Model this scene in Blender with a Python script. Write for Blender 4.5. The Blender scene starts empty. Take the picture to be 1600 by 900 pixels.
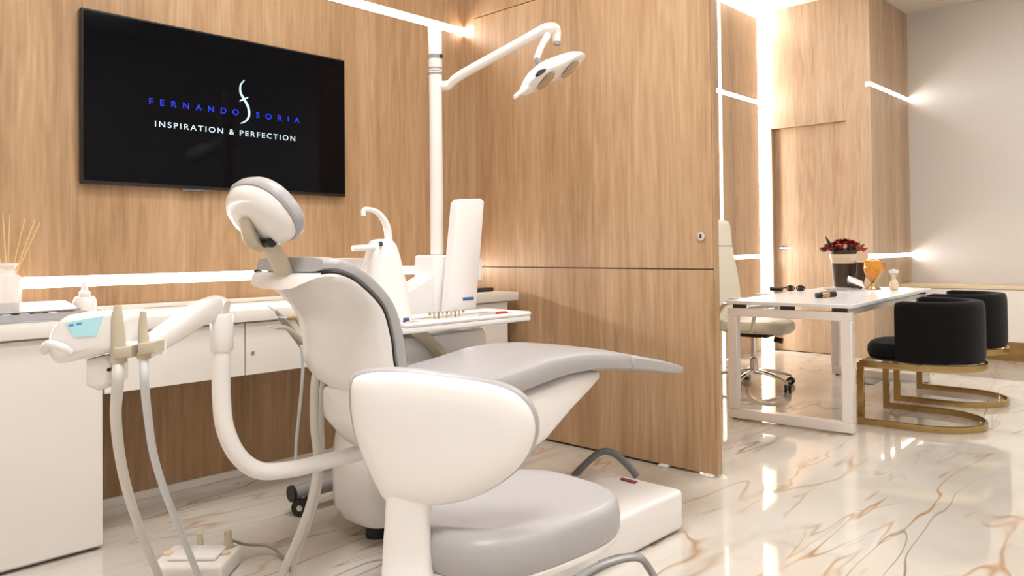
import bpy, bmesh, math, random
from mathutils import Vector, Matrix
random.seed(7)
C = bpy.context.scene.collection
S = bpy.context.scene
# ------------------------------------------------------------------ camera
F, CY, YAW, PITCH, ROLL, HC = 1190.3, 372.0, 0.7626, 0.0156, -0.0106, 1.07
_f = Vector((math.cos(YAW)*math.cos(PITCH), math.sin(YAW)*math.cos(PITCH), math.sin(PITCH)))
_r = Vector((math.sin(YAW), -math.cos(YAW), 0)); _u = _r.cross(_f)
CR = _r*math.cos(ROLL)+_u*math.sin(ROLL); CU = -_r*math.sin(ROLL)+_u*math.cos(ROLL); CF = _f
CP = Vector((0, 0, HC))
cam = bpy.data.cameras.new('camera'); co = bpy.data.objects.new('camera', cam); C.objects.link(co)
cam.sensor_width = 36; cam.lens = F/1600*36; cam.shift_y = -(450-CY)/1600; cam.clip_start = 0.02
co.matrix_world = Matrix(((CR.x, CU.x, -CF.x, CP.x), (CR.y, CU.y, -CF.y, CP.y), (CR.z, CU.z, -CF.z, CP.z), (0, 0, 0, 1)))
S.camera = co
# ------------------------------------------------------------------ world, view
w = bpy.data.worlds.new('world'); S.world = w; w.use_nodes = True
w.node_tree.nodes['Background'].inputs[0].default_value = (1, .95, .9, 1)
w.node_tree.nodes['Background'].inputs[1].default_value = 0.3
S.view_settings.view_transform = 'Standard'; S.view_settings.look = 'None'
S.view_settings.exposure = 0.2; S.view_settings.gamma = 1; S.view_settings.use_curve_mapping = False
LED = 26.0; FILL_W = 33.0; WARM = (1.0, .992, .985)

# pixel (1600x900) -> point on a plane
def P(x, y, X=None, Y=None, Z=None, D=None, pl=None):
    d = CR*((x-800)/F) - CU*((y-CY)/F) + CF
    if X is not None: t = X/d.x
    elif Y is not None: t = Y/d.y
    elif Z is not None: t = (Z-HC)/d.z
    elif pl is not None: t = (pl[0]-CP).dot(pl[1])/d.dot(pl[1])
    else: t = D
    return CP+d*t

# ------------------------------------------------------------------ materials
MATS = {}
def nt(name):
    m = bpy.data.materials.new(name); m.use_nodes = True; MATS[name] = m
    return m, m.node_tree.nodes, m.node_tree.links, m.node_tree.nodes['Principled BSDF']
def mat(name, col, rough=.4, metal=0, coat=0, sheen=0, emit=None, es=0, noise=0, nscale=60, bump=0, spec=None, trans=0):
    m, n, l, b = nt(name)
    b.inputs['Base Color'].default_value = (*col, 1); b.inputs['Roughness'].default_value = rough
    b.inputs['Metallic'].default_value = metal; b.inputs['Coat Weight'].default_value = coat
    b.inputs['Coat Roughness'].default_value = .08
    b.inputs['Sheen Weight'].default_value = sheen
    if trans: b.inputs['Transmission Weight'].default_value = trans
    if spec is not None: b.inputs['Specular IOR Level'].default_value = spec
    if emit: b.inputs['Emission Color'].default_value = (*emit, 1); b.inputs['Emission Strength'].default_value = es
    if noise or bump:
        tc = n.new('ShaderNodeTexCoord'); nz = n.new('ShaderNodeTexNoise'); nz.inputs['Scale'].default_value = nscale
        nz.inputs['Detail'].default_value = 4
        l.new(tc.outputs['Object'], nz.inputs['Vector'])
        if noise:
            mx = n.new('ShaderNodeMix'); mx.data_type = 'RGBA'
            mx.inputs[6].default_value = (*[c*(1-noise) for c in col], 1); mx.inputs[7].default_value = (*[min(1, c*(1+noise)) for c in col], 1)
            l.new(nz.outputs['Fac'], mx.inputs[0]); l.new(mx.outputs[2], b.inputs['Base Color'])
        if bump:
            bp = n.new('ShaderNodeBump'); bp.inputs['Strength'].default_value = bump; bp.inputs['Distance'].default_value = .002
            l.new(nz.outputs['Fac'], bp.inputs['Height']); l.new(bp.outputs[0], b.inputs['Normal'])
    return m
def srgb(r, g, b):
    f = lambda c: (c/255/12.92) if c/255 <= .04045 else ((c/255+.055)/1.055)**2.4
    return (f(r), f(g), f(b))
def ramp(n, stops):
    r = n.new('ShaderNodeValToRGB'); e = r.color_ramp.elements
    while len(e) < len(stops): e.new(.5)
    for el, (p, c) in zip(e, stops): el.position = p; el.color = (*c, 1)
    return r
def wood(name, dark, mid, light, seed):
    m, n, l, b = nt(name)
    tc = n.new('ShaderNodeTexCoord')
    def noise(scale, vec, det=5, dist=0):
        mp = n.new('ShaderNodeMapping'); mp.inputs['Scale'].default_value = scale; mp.inputs['Location'].default_value = (seed*3.1, seed*1.7, seed*.6)
        l.new(vec, mp.inputs[0]); t = n.new('ShaderNodeTexNoise'); t.inputs['Scale'].default_value = 1; t.inputs['Detail'].default_value = det
        t.inputs['Distortion'].default_value = dist; l.new(mp.outputs[0], t.inputs['Vector']); return t
    def math_(op, a, bb):
        k = n.new('ShaderNodeMath'); k.operation = op
        for i, v in enumerate((a, bb)):
            if isinstance(v, (int, float)): k.inputs[i].default_value = v
            else: l.new(v, k.inputs[i])
        return k.outputs[0]
    o = tc.outputs['Object']
    grain = noise((48, 48, 2.2), o, 6, .7); fine = noise((230, 230, 7), o, 3); band = noise((5, 5, .07), o, 2); knot = noise((16, 16, 1.5), o, 5, 1.6)
    v = math_('ADD', math_('MULTIPLY', grain.outputs[0], .40), math_('MULTIPLY', fine.outputs[0], .20))
    v = math_('ADD', v, math_('MULTIPLY', band.outputs[0], .5)); v = math_('ADD', v, math_('MULTIPLY', knot.outputs[0], .46))
    v = math_('SUBTRACT', v, .28)
    r = ramp(n, [(.22, dark), (.5, mid), (.76, light)])
    l.new(v, r.inputs[0]); l.new(r.outputs[0], b.inputs['Base Color'])
    b.inputs['Roughness'].default_value = .42; b.inputs['Specular IOR Level'].default_value = .3
    bp = n.new('ShaderNodeBump'); bp.inputs['Strength'].default_value = .12; bp.inputs['Distance'].default_value = .002
    l.new(grain.outputs[0], bp.inputs['Height']); l.new(bp.outputs[0], b.inputs['Normal'])
    return m
WOOD = wood('oak_laminate', srgb(146, 114, 82), srgb(183, 149, 113), srgb(205, 175, 141), 1)
WOOD2 = wood('oak_laminate_pale', srgb(158, 131, 104), srgb(190, 164, 136), srgb(210, 188, 163), 4)

def marble():
    m, n, l, b = nt('polished_marble')
    tc = n.new('ShaderNodeTexCoord')
    def ridge(scale, loc, width, dist, det=3, rot=0.12):
        mp = n.new('ShaderNodeMapping'); mp.inputs['Scale'].default_value = scale; mp.inputs['Location'].default_value = loc; mp.inputs['Rotation'].default_value = (0, 0, rot)
        l.new(tc.outputs['Object'], mp.inputs[0])
        t = n.new('ShaderNodeTexNoise'); t.inputs['Scale'].default_value = 1; t.inputs['Detail'].default_value = det; t.inputs['Distortion'].default_value = dist
        t.inputs['Roughness'].default_value = .55
        l.new(mp.outputs[0], t.inputs['Vector'])
        s = n.new('ShaderNodeMath'); s.operation = 'SUBTRACT'; s.inputs[1].default_value = .5; l.new(t.outputs[0], s.inputs[0])
        a = n.new('ShaderNodeMath'); a.operation = 'ABSOLUTE'; l.new(s.outputs[0], a.inputs[0])
        mr = n.new('ShaderNodeMapRange'); mr.inputs[1].default_value = 0; mr.inputs[2].default_value = width; mr.inputs[3].default_value = 1; mr.inputs[4].default_value = 0
        l.new(a.outputs[0], mr.inputs[0])
        mk = n.new('ShaderNodeTexNoise'); mk.inputs['Scale'].default_value = 1.7; l.new(mp.outputs[0], mk.inputs['Vector'])
        r2 = n.new('ShaderNodeMapRange'); r2.inputs[1].default_value = .42; r2.inputs[2].default_value = .6; l.new(mk.outputs[0], r2.inputs[0])
        k = n.new('ShaderNodeMath'); k.operation = 'MULTIPLY'; l.new(mr.outputs[0], k.inputs[0]); l.new(r2.outputs[0], k.inputs[1])
        return k.outputs[0]
    cloud = n.new('ShaderNodeTexNoise'); cloud.inputs['Scale'].default_value = 1.3; cloud.inputs['Detail'].default_value = 3
    l.new(tc.outputs['Object'], cloud.inputs['Vector'])
    base = ramp(n, [(.3, srgb(198, 190, 178)), (.65, srgb(222, 217, 208))]); l.new(cloud.outputs[0], base.inputs[0])
    cur = base.outputs[0]
    for sc, loc, wd, ds, col, am in (((.5, 2.4, 1), (0.3, 0, 0), .012, .55, srgb(176, 132, 80), .95), ((.35, 1.7, 1), (4.2, 1.5, 0), .006, .7, srgb(120, 96, 74), .9),
                                ((.7, 3.0, 1), (9.1, 3.3, 0), .012, .5, srgb(196, 160, 112), .75), ((.5, 1.9, 1), (2.2, 7.7, 0), .06, .6, srgb(196, 186, 174), .55)):
        f = ridge(sc, loc, wd, ds); k = n.new('ShaderNodeMath'); k.operation = 'MULTIPLY'; k.inputs[1].default_value = am; l.new(f, k.inputs[0])
        mx = n.new('ShaderNodeMix'); mx.data_type = 'RGBA'; l.new(k.outputs[0], mx.inputs[0]); l.new(cur, mx.inputs[6]); mx.inputs[7].default_value = (*col, 1); cur = mx.outputs[2]
    l.new(cur, b.inputs['Base Color']); b.inputs['Roughness'].default_value = .045; b.inputs['Specular IOR Level'].default_value = .62
    b.inputs['Coat Weight'].default_value = .3; b.inputs['Coat Roughness'].default_value = .03
    return m
MARBLE = marble()
WHITE = mat('white_gloss_plastic', srgb(241, 238, 235), .28, coat=.35, noise=.012, nscale=8)
WHITEM = mat('white_satin_laminate', srgb(233, 228, 221), .38, noise=.012, nscale=5)
METALW = mat('white_enamelled_metal', srgb(238, 232, 226), .3, coat=.3, noise=.01)
PAINT = mat('wall_paint_white', srgb(220, 216, 211), .75, noise=.015, nscale=30, bump=.05)
CEIL = mat('ceiling_paint', srgb(226, 218, 208), .85, noise=.012, nscale=20)
GREY = mat('grey_leatherette', srgb(176, 174, 175), .36, noise=.02, nscale=220, bump=.12)
GREYD = mat('dark_grey_rubber', srgb(104, 102, 100), .45, noise=.04)
GREYM = mat('grey_metal_paint', srgb(150, 148, 146), .4, metal=.3, noise=.03)
BLACK = mat('black_plastic', srgb(20, 19, 19), .35, noise=.1)
GAP = mat('shadow_gap_dark', srgb(70, 56, 44), .8, noise=.05)
BEIGE = mat('beige_silicone', srgb(196, 184, 162), .5, noise=.03)
HOSE = mat('hose_light_grey', srgb(222, 219, 213), .4, noise=.02, nscale=20)
HOSEB = mat('hose_blue_grey', srgb(212, 216, 219), .38, noise=.02, nscale=20)
CHROME = mat('chrome', (.8, .79, .77), .12, metal=1, noise=.02)
STEEL = mat('brushed_steel', (.6, .59, .57), .3, metal=1, noise=.05)
ALU = mat('matt_aluminium', srgb(182, 184, 190), .4, metal=.5, noise=.03)
GOLD = mat('brushed_gold', (.44, .31, .13), .18, metal=1, noise=.08, nscale=30)
VELVET = mat('black_velvet', srgb(11, 10, 9), .85, sheen=.08, noise=.2, nscale=14, bump=.1, spec=.15)
LEATHERW = mat('ivory_leather', srgb(228, 222, 204), .42, noise=.02, nscale=90, bump=.1)
REDD = mat('dark_red_label', srgb(140, 48, 40), .4, noise=.05)
RED = mat('red_plastic', srgb(200, 34, 28), .35, noise=.05)
BLUE = mat('blue_plastic', srgb(60, 90, 150), .35, noise=.05)
LCD = mat('lcd_cyan', srgb(158, 202, 210), .25, emit=srgb(170, 212, 218), es=.3, noise=.05, nscale=40)
LCDT = mat('lcd_text', srgb(70, 140, 190), .3, emit=srgb(70, 140, 190), es=.2, noise=.05)
SCREEN = mat('screen_glass', srgb(4, 5, 10), .07, spec=.12, noise=.2, nscale=3)
TXTW = mat('screen_text_white', (0, 0, 0), .5, emit=srgb(215, 238, 245), es=1.0, noise=.01)
TXTB = mat('screen_text_blue', (0, 0, 0), .5, emit=srgb(8, 50, 255), es=.95, noise=.01)
LEDM = mat('led_emitter', (1, 1, 1), .5, emit=WARM, es=LED, noise=.01)
DIFF = mat('fill_diffuser', (1, 1, 1), .5, emit=WARM, es=5, noise=.01)  # glow for the added overhead fill panels only
LENS = mat('lamp_lens', srgb(190, 172, 150), .12, metal=.55, noise=.2, nscale=60)
GLASSW = mat('frosted_white_glass', srgb(240, 232, 226), .2, coat=.5, noise=.02)
REED = mat('reed_stick', srgb(228, 194, 140), .6, noise=.05)
AMBER = mat('amber_glass', srgb(216, 140, 30), .12, coat=.6, noise=.35, nscale=60)
PETAL = mat('red_petal', srgb(150, 22, 20), .5, noise=.3, nscale=60)
PETALO = mat('orange_petal', srgb(206, 74, 36), .5, noise=.2, nscale=60)
PETALC = mat('cream_petal', srgb(230, 205, 180), .5, noise=.1, nscale=60)
LEAF = mat('leaf_green', srgb(44, 66, 40), .5, noise=.3, nscale=40)
LEAFY = mat('olive_leaf', srgb(120, 100, 40), .5, noise=.3, nscale=40)
CREAM = mat('cream_ceramic', srgb(226, 208, 176), .35, noise=.05)
BROWN = mat('dark_brown_panel', srgb(66, 48, 38), .35, noise=.25, nscale=30)
WHITETOP = mat('white_glass_top', srgb(236, 238, 240), .22, noise=.01)
GLASSES = mat('black_acetate', srgb(18, 18, 20), .25, noise=.05)
BRASS = mat('aged_brass', (.5, .36, .16), .3, metal=1, noise=.2, nscale=60)

# ------------------------------------------------------------------ builders
ROOT = {}            # object name -> inverse matrix of its top-level thing
def thing(name, label, cat, loc=(0, 0, 0), rotz=0, group=None):
    o = bpy.data.objects.new(name, None); C.objects.link(o); o.empty_display_size = .1
    o.location = loc; o.rotation_euler = (0, 0, rotz); o['label'] = label; o['category'] = cat
    if group: o['group'] = group
    ROOT[o.name] = (Matrix.Translation(loc) @ Matrix.Rotation(rotz, 4, 'Z')).inverted()
    return o
def tag(o, label, cat, group=None):
    o['label'] = label; o['category'] = cat
    if group: o['group'] = group
    return o
def obj(name, me, m, parent=None, local=False, smooth=True, ang=40):
    if isinstance(me, bmesh.types.BMesh):
        bm = me; me = bpy.data.meshes.new(name); bmesh.ops.recalc_face_normals(bm, faces=bm.faces); bm.to_mesh(me); bm.free()
    me.name = name
    o = bpy.data.objects.new(name, me); C.objects.link(o)
    if m: me.materials.clear(); me.materials.append(m)
    if parent is not None:
        o.parent = parent; ROOT[o.name] = ROOT[parent.name]
        if not local: me.transform(ROOT[parent.name])
    elif not local:
        xs = [v.co for v in me.vertices]
        c = Vector(((min(v.x for v in xs)+max(v.x for v in xs))/2, (min(v.y for v in xs)+max(v.y for v in xs))/2, min(v.z for v in xs)))
        me.transform(Matrix.Translation(-c)); o.location = c; ROOT[o.name] = Matrix.Translation(c).inverted()
    else: ROOT[o.name] = Matrix()
    if smooth:
        for p in me.polygons: p.use_smooth = True
        try: me.set_sharp_from_angle(angle=math.radians(ang))
        except Exception: pass
    return o
def struct(name, me, m, parent=None, smooth=False):
    o = obj(name, me, m, parent, smooth=smooth)
    if parent is None: o['kind'] = 'structure'
    return o
def box(x0, x1, y0, y1, z0, z1, bev=0, seg=2, bm=None, M=None):
    own = bm is None
    b = bmesh.new()
    bmesh.ops.create_cube(b, size=1)
    for v in b.verts: v.co = Vector(((x0+x1)/2+v.co.x*(x1-x0), (y0+y1)/2+v.co.y*(y1-y0), (z0+z1)/2+v.co.z*(z1-z0)))
    if bev: bmesh.ops.bevel(b, geom=list(b.edges), offset=bev, segments=seg, affect='EDGES', profile=.5)
    if M: b.transform(M)
    if own: return b
    t = bpy.data.meshes.new('t'); b.to_mesh(t); b.free(); bm.from_mesh(t); bpy.data.meshes.remove(t); return bm
def catmull(pts, n=8):
    pts = [Vector(p) for p in pts]; out = []
    q = [pts[0]*2-pts[1]]+pts+[pts[-1]*2-pts[-2]]
    for i in range(1, len(q)-2):
        a, b, c, d = q[i-1:i+3]
        for k in range(n):
            t = k/n; out.append(.5*((2*b)+(c-a)*t+(2*a-5*b+4*c-d)*t*t+(3*b-a-3*c+d)*t**3))
    out.append(pts[-1]); return out
def loft(rings, cap=True, bm=None, closed=True, loop=False):
    bm = bm or bmesh.new(); R = [[bm.verts.new(p) for p in r] for r in rings]; n = len(R[0])
    pairs = list(zip(R, R[1:]))
    if loop: pairs.append((R[-1], R[0]))
    for a, b in pairs:
        for i in range(n if closed else n-1):
            bm.faces.new((a[i], a[(i+1) % n], b[(i+1) % n], b[i]))
    if cap and not loop: bm.faces.new(R[0]); bm.faces.new(list(reversed(R[-1])))
    return bm
def tube(pts, r, n=12, smooth=8, bm=None, flat=1.0, loop=False, sq=2.0, upv=None):
    P_ = catmull(pts, smooth) if smooth else [Vector(p) for p in pts]
    m = len(P_); rs = r if isinstance(r, (list, tuple)) else [r]*2
    rings = []; up = None
    for i, p in enumerate(P_):
        a = P_[max(i-1, 0)]; b = P_[min(i+1, m-1)]
        if loop: a = P_[i-1]; b = P_[(i+1) % m]
        t = (b-a).normalized()
        if up is None:
            up = Vector(upv) if upv else (Vector((0, 0, 1)) if abs(t.z) < .9 else Vector((1, 0, 0)))
        up = (up-t*up.dot(t)).normalized(); s = t.cross(up)
        f = i/(m-1)*(len(rs)-1); k = min(int(f), len(rs)-2); rr = rs[k]+(rs[k+1]-rs[k])*(f-k)
        rings.append([p+s*(rr*math.copysign(abs(math.cos(q))**(2/sq), math.cos(q)))+up*(rr*flat*math.copysign(abs(math.sin(q))**(2/sq), math.sin(q))) for q in [2*math.pi*j/n for j in range(n)]])
    return loft(rings, bm=bm, loop=loop)
def lathe(prof, c=(0, 0, 0), n=24, bm=None, ax=1.0):
    c = Vector(c); rings = [[c+Vector((r*math.cos(2*math.pi*j/n), r*ax*math.sin(2*math.pi*j/n), z)) for j in range(n)] for r, z in prof]
    return loft(rings, bm=bm)
def disc(c, nrm, r, th, n=20, bm=None):
    nrm = Vector(nrm).normalized(); c = Vector(c)
    return tube([c-nrm*th/2, c+nrm*th/2], r, n, 0, bm=bm)
def sup(a, b, e, n=28):
    return [(math.copysign(abs(math.cos(q))**(2/e), math.cos(q))*a, math.copysign(abs(math.sin(q))**(2/e), math.sin(q))*b) for q in [2*math.pi*j/n for j in range(n)]]
def extrude_px(px, p0, nrm, th, bev=0, seg=2, curve=0, sm=0):
    nrm = Vector(nrm).normalized(); pts = [P(x, y, pl=(Vector(p0), nrm)) for x, y in px]
    if sm:
        q = pts+pts[:3]; o = []
        for i in range(len(pts)):
            a, b, c, d = q[i], q[i+1], q[i+2], q[(i+3) % len(q)]
            for k in range(sm):
                t = k/sm; o.append(.5*((2*b)+(c-a)*t+(2*a-5*b+4*c-d)*t*t+(3*b-a-3*c+d)*t**3))
        pts = o
    cen = sum(pts, Vector())/len(pts)
    rings = []
    if bev:
        for k in range(seg+1):
            a = math.pi/2*k/seg; rings.append([p+(cen-p).normalized()*bev*(1-math.sin(a))+nrm*bev*(math.cos(a)-1) for p in pts])
        for k in range(seg, -1, -1):
            a = math.pi/2*k/seg; rings.append([p+(cen-p).normalized()*bev*(1-math.sin(a))-nrm*(th-bev+bev*math.cos(a)) for p in pts])
    else: rings = [pts, [p-nrm*th for p in pts]]
    bm = loft(rings, cap=False)
    bm.verts.ensure_lookup_table(); n = len(pts)
    f0 = bm.faces.new([bm.verts[i] for i in range(n)]); f1 = bm.faces.new([bm.verts[len(bm.verts)-n+i] for i in range(n)])
    bmesh.ops.triangulate(bm, faces=[f0, f1])
    return bm
def copy_tree(o, parent=None):
    c = o.copy(); C.objects.link(c); c.parent = parent; ROOT[c.name] = ROOT[o.name]
    for ch in o.children: copy_tree(ch, c)
    return c
def on(px, py, z): return P(px, py, Z=z)

# ================================================================== the setting
ZC = 3.53; XD = 3.22; YW = 3.49; YO = 3.60
floor = struct('floor', box(-1.8, 9.0, -2.4, 3.9, -.1, 0), MARBLE)
struct('ceiling', box(-1.8, 9.0, -2.4, 3.9, ZC, ZC+.1), CEIL)
CH = .045   # depth of the LED channels in the panelling
# TV wall: panelling split by two LED channels
wb = struct('wall_back', box(-1.8, 3.4, YW+CH, YW+.11, 0, ZC), PAINT)
for z0, z1 in ((0, .937), (.982, 2.415), (2.462, ZC)):
    struct('wood_panel', box(-1.8, 3.236, YW, YW+CH, z0, z1), WOOD, wb)
def strip(name, bm, label, group='LED light lines in the wood panelling'):
    return tag(obj(name, bm, LEDM, smooth=False), label, 'light strip', group)
strip('led_strip', box(-1.8, 3.234, YW+CH-.006, YW+CH-.001, .9385, .9805), 'bright LED line just above the white counter on the screen wall')
strip('led_strip', box(-1.8, 3.258, YW+CH-.006, YW+CH-.001, 2.4165, 2.4605), 'bright LED line high on the wall above the wide black screen')
struct('baseboard_back', box(.982, 2.6, YW-.013, YW, 0, .036, .003), WHITEM)
# wall behind the sliding panel
wr = struct('wall_right', box(3.32, 3.37, 1.95, YO, 0, ZC), WOOD)
for z0, z1 in ((0, 2.415), (2.462, ZC)):
    struct('wood_panel', box(3.2362, 3.32, 3.387, YW+CH, z0, z1), WOOD, wr)
strip('led_strip', box(3.262, 3.30, 3.388, YW+.02, 2.4165, 2.4605), 'short LED stub turning the corner beside the lamp pole top')
d1 = struct('door_1', box(3.228, 3.255, 1.79, 3.37, .02, 2.485), GAP)
struct('door_panel', box(XD, 3.262, 1.78, 3.385, .012, .9665), WOOD, d1)
struct('door_panel', box(XD, 3.262, 1.78, 3.385, .9725, 2.49), WOOD, d1)
struct('edge_trim', box(3.224, 3.262, 1.772, 1.7795, .012, 2.49), WOOD, d1)
lk = P(1096, 369, X=XD)
obj('keyhole', disc(lk+Vector((-.004, 0, 0)), (1, 0, 0), .021, .008), CHROME, d1)
obj('key_slot', box(lk.x-.0105, lk.x-.0075, lk.y-.004, lk.y+.004, lk.z-.01, lk.z+.008), BLACK, d1)
for y in (1.815, 2.06):
    obj('floor_glide', box(3.2, 3.25, y-.025, y+.025, 0, .013, .004), WHITE, d1)
struct('trim_1', box(XD, 3.262, 1.78, 3.385, 2.4955, ZC), WOOD)
# office: panelled wall, door wall, stepped wall, white wall
XO = 7.6; XF = 8.75; YS = 2.52
wo = struct('wall_office', box(3.37, XO+.2, YO+CH, YO+.12, 0, ZC), PAINT)
VX0, VX1 = 6.67, 6.73; BX = 7.50
for x0, x1 in ((3.37, VX0), (VX1, BX)):
    for z0, z1 in ((0, .955), (.995, 2.56), (2.60, 3.46)):
        struct('wood_panel', box(x0, x1, YO, YO+CH, z0, z1, .002, 1), WOOD2, wo)
strip('led_strip', box(3.4, BX, YO+CH-.006, YO+CH-.001, .9565, .9935), 'LED line behind the ivory swivel chair, at desk height')
strip('led_strip', box(3.4, BX, YO+CH-.006, YO+CH-.001, 2.5615, 2.5985), 'LED line high on the panelling left of the office door')
strip('led_strip', box(VX0+.001, VX1-.001, YO+CH-.012, YO+CH-.007, .01, 3.45), 'slim upright LED line rising above the ivory swivel chair')
strip('led_strip', box(BX+.002, XO-.002, YO+CH-.012, YO+CH-.002, .01, 3.45), 'broad upright LED band in the corner beside the office door')
strip('led_strip', box(3.4, XO-.01, YO+.0, YO+CH-.014, 3.475, 3.5), 'LED line tucked along the ceiling over the office panelling')
dy0, dy1, dz = 2.755, 3.51, 2.30
wd = struct('wall_door', box(XO+.0901, XO+.2, YS+.15, YO+CH, 0, ZC), WOOD2)
for y0, y1, z0, z1 in ((dy1, YO+CH, 0, ZC), (YS+CH, dy0, 0, ZC), (dy0, dy1, dz, ZC)):
    struct('wood_panel', box(XO, XO+.09, y0, y1, z0, z1), WOOD2, wd)
d2 = struct('door_2', box(XO+.055, XO+.085, dy0+.004, dy1-.004, .006, dz-.004), WOOD2)
lv = Vector((XO+.055, 3.43, 1.06))
bm = disc(lv+Vector((-.004, 0, 0)), (1, 0, 0), .026, .008); tube([lv, lv+Vector((-.045, 0, 0)), lv+Vector((-.05, -.02, 0)), lv+Vector((-.05, -.13, 0))], .009, 10, 4, bm=bm)
obj('lever_handle', bm, CHROME, d2)
ws = struct('wall_step', box(XO+.0901, XF+.1, YS+CH, YS+.14, 0, ZC), PAINT)
for z0, z1 in ((0, .955), (.995, 2.60), (2.64, ZC)):
    struct('wood_panel', box(XO+.0, XF, YS, YS+CH, z0, z1), WOOD2, ws)
strip('led_strip', box(XO+.003, XF-.001, YS+CH-.006, YS+CH-.001, .9565, .9935), 'short LED line beyond the desk flowers, ending at the white wall')
strip('led_strip', box(XO+.003, XF-.001, YS+CH-.006, YS+CH-.001, 2.6015, 2.6385), 'short LED line high up right of the office door')
struct('wall_white', box(XF, XF+.1, -2.4, YS+.1, 0, ZC), PAINT)
struct('wall_rear', box(-1.8, 9, -2.4, -2.3, 0, ZC), PAINT)
struct('wall_left', box(-1.8, -1.7, -2.4, 3.9, 0, ZC), PAINT)
# unseen overhead panels added as fill light, then the round downlight
def panel(x, y, sx, sy, power, label):
    t = thing('added_fill_panel', label, 'ceiling light', (x, y, ZC-.03), 0, 'added fill light panels overhead')
    bm = bmesh.new()
    for a in ((x-sx/2-.02, x+sx/2+.02, y-sy/2-.02, y-sy/2), (x-sx/2-.02, x+sx/2+.02, y+sy/2, y+sy/2+.02), (x-sx/2-.02, x-sx/2, y-sy/2, y+sy/2), (x+sx/2, x+sx/2+.02, y-sy/2, y+sy/2)):
        box(*a, ZC-.03, ZC, bm=bm)
    obj('frame', bm, METALW, t, smooth=False)
    obj('diffuser', box(x-sx/2, x+sx/2, y-sy/2, y+sy/2, ZC-.015, ZC-.005), DIFF, t, smooth=False)
    L = bpy.data.lights.new('fill_lamp', 'AREA'); L.shape = 'RECTANGLE'; L.size = sx; L.size_y = sy; L.energy = power; L.color = WARM  # area light that gives the added panel its fill
    lo = bpy.data.objects.new('fill_lamp', L); C.objects.link(lo); lo.parent = t; lo.location = (0, 0, .01)
panel(.2, .4, 1.2, .6, FILL_W*1.25, 'long flat fill panel added on the ceiling near the camera')
panel(1.6, 1.9, 1.2, .6, FILL_W, 'flat fill panel added on the ceiling above the treatment chair')
panel(2.2, -.9, 1.2, .6, FILL_W*.45, 'flat fill panel added on the ceiling of the entrance side')
panel(5.2, 1.2, 1.2, .6, FILL_W*.75, 'flat fill panel added on the ceiling above the desk chairs')
panel(6.8, -.6, 1.2, .6, FILL_W*.8, 'flat fill panel added on the ceiling by the white sideboard')
cl = P(1476, -9, Z=ZC)
t = thing('ceiling_downlight', 'round grey ceiling fitting above the plain white wall', 'ceiling light', (cl.x, cl.y, ZC-.03))
obj('ring', lathe([(.10, ZC), (.105, ZC-.02), (.09, ZC-.03), (.075, ZC-.03), (.07, ZC-.01)], (cl.x, cl.y, 0)), GREYM, t)
obj('lens', lathe([(.07, ZC-.012), (.07, ZC-.016)], (cl.x, cl.y, 0)), LENS, t)

# ================================================================== counter along the screen wall
def cabinet(name, label, x0, x1, z0, z1, parts, group=None):
    t = thing(name, label, 'cabinet', ((x0+x1)/2, 3.24, z0), 0, group)
    obj('body', box(x0, x1, 3.02, 3.472, z0, z1, .002, 1), WHITEM, t, smooth=False)
    for a, b, key in parts:
        d = obj('door', box(a+.002, b-.002, 3.0, 3.018, z0+(.012 if z0 < .1 else 0), .776, .0015, 1), WHITEM, t, smooth=False)
        if key: obj('lock', disc((a+.03, 2.998, z0+.09), (0, 1, 0), .008, .006, 12), STEEL, d)
    return t
cabinet('floor_cabinet', 'white floor cabinet at left end of the counter', .2, .978, .006, .782, ((.2, .978, False),))
cabinet('wall_cabinet', 'white hanging cabinet next to the left floor cabinet', .982, 1.526, .56, .782, ((.982, 1.526, False),), 'white hanging cabinets under the counter')
cabinet('wall_cabinet', 'white hanging cabinet with lock behind the treatment chair backrest', 1.528, 2.07, .56, .782, ((1.528, 2.07, True),), 'white hanging cabinets under the counter')
cabinet('wall_cabinet', 'white hanging cabinet behind the spittoon unit', 2.072, 2.6, .56, .782, ((2.072, 2.6, False),), 'white hanging cabinets under the counter')
cabinet('floor_cabinet', 'white floor cabinet at right end by the wooden sliding panel', 2.604, 3.10, .006, .782, ((2.604, 2.85, False), (2.852, 3.10, True)))
t = thing('worktop', 'long white worktop running under the LED line', 'counter', (1.7, 3.24, .784))
obj('slab', box(.2, 3.165, 2.975, 3.484, .784, .832, .004, 2), WHITEM, t)
tag(obj('backsplash', box(.2, 3.165, 3.466, 3.484, .8325, .852, .003, 1), WHITEM), 'narrow white upstand along the back of the worktop', 'backsplash')
ZT = .832
# things on the counter
t = thing('reed_diffuser', 'white bottle of scented reeds at the left picture edge', 'diffuser', (.77, 3.40, ZT))
c = (.77, 3.40, 0)
obj('bottle', lathe([(.03, ZT), (.047, ZT+.004), (.049, ZT+.05), (.049, ZT+.14), (.044, ZT+.16), (.028, ZT+.168), (.027, ZT+.19), (.038, ZT+.2), (.038, ZT+.208), (.022, ZT+.208), (.02, ZT+.18)], c), GLASSW, t)
for i, (dx, dy) in enumerate(((.01, .005), (.055, .01), (.075, -.01), (.095, .0), (-.04, .01), (-.075, 0), (-.02, -.02))):
    b = Vector((c[0]+dx*.16, c[1]+dy, ZT+.13)); obj('reed', tube([b, b+Vector((dx, dy, .27-abs(dx)*.35))], .0022, 6, 0), REED, t)
t = thing('instrument_cassette', 'open steel instrument cassette lying at left of the counter', 'tray', (.82, 3.18, ZT))
obj('base', box(.62, .95, 3.08, 3.26, ZT, ZT+.006, .002, 1), ALU, t)
bm = bmesh.new()
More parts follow.
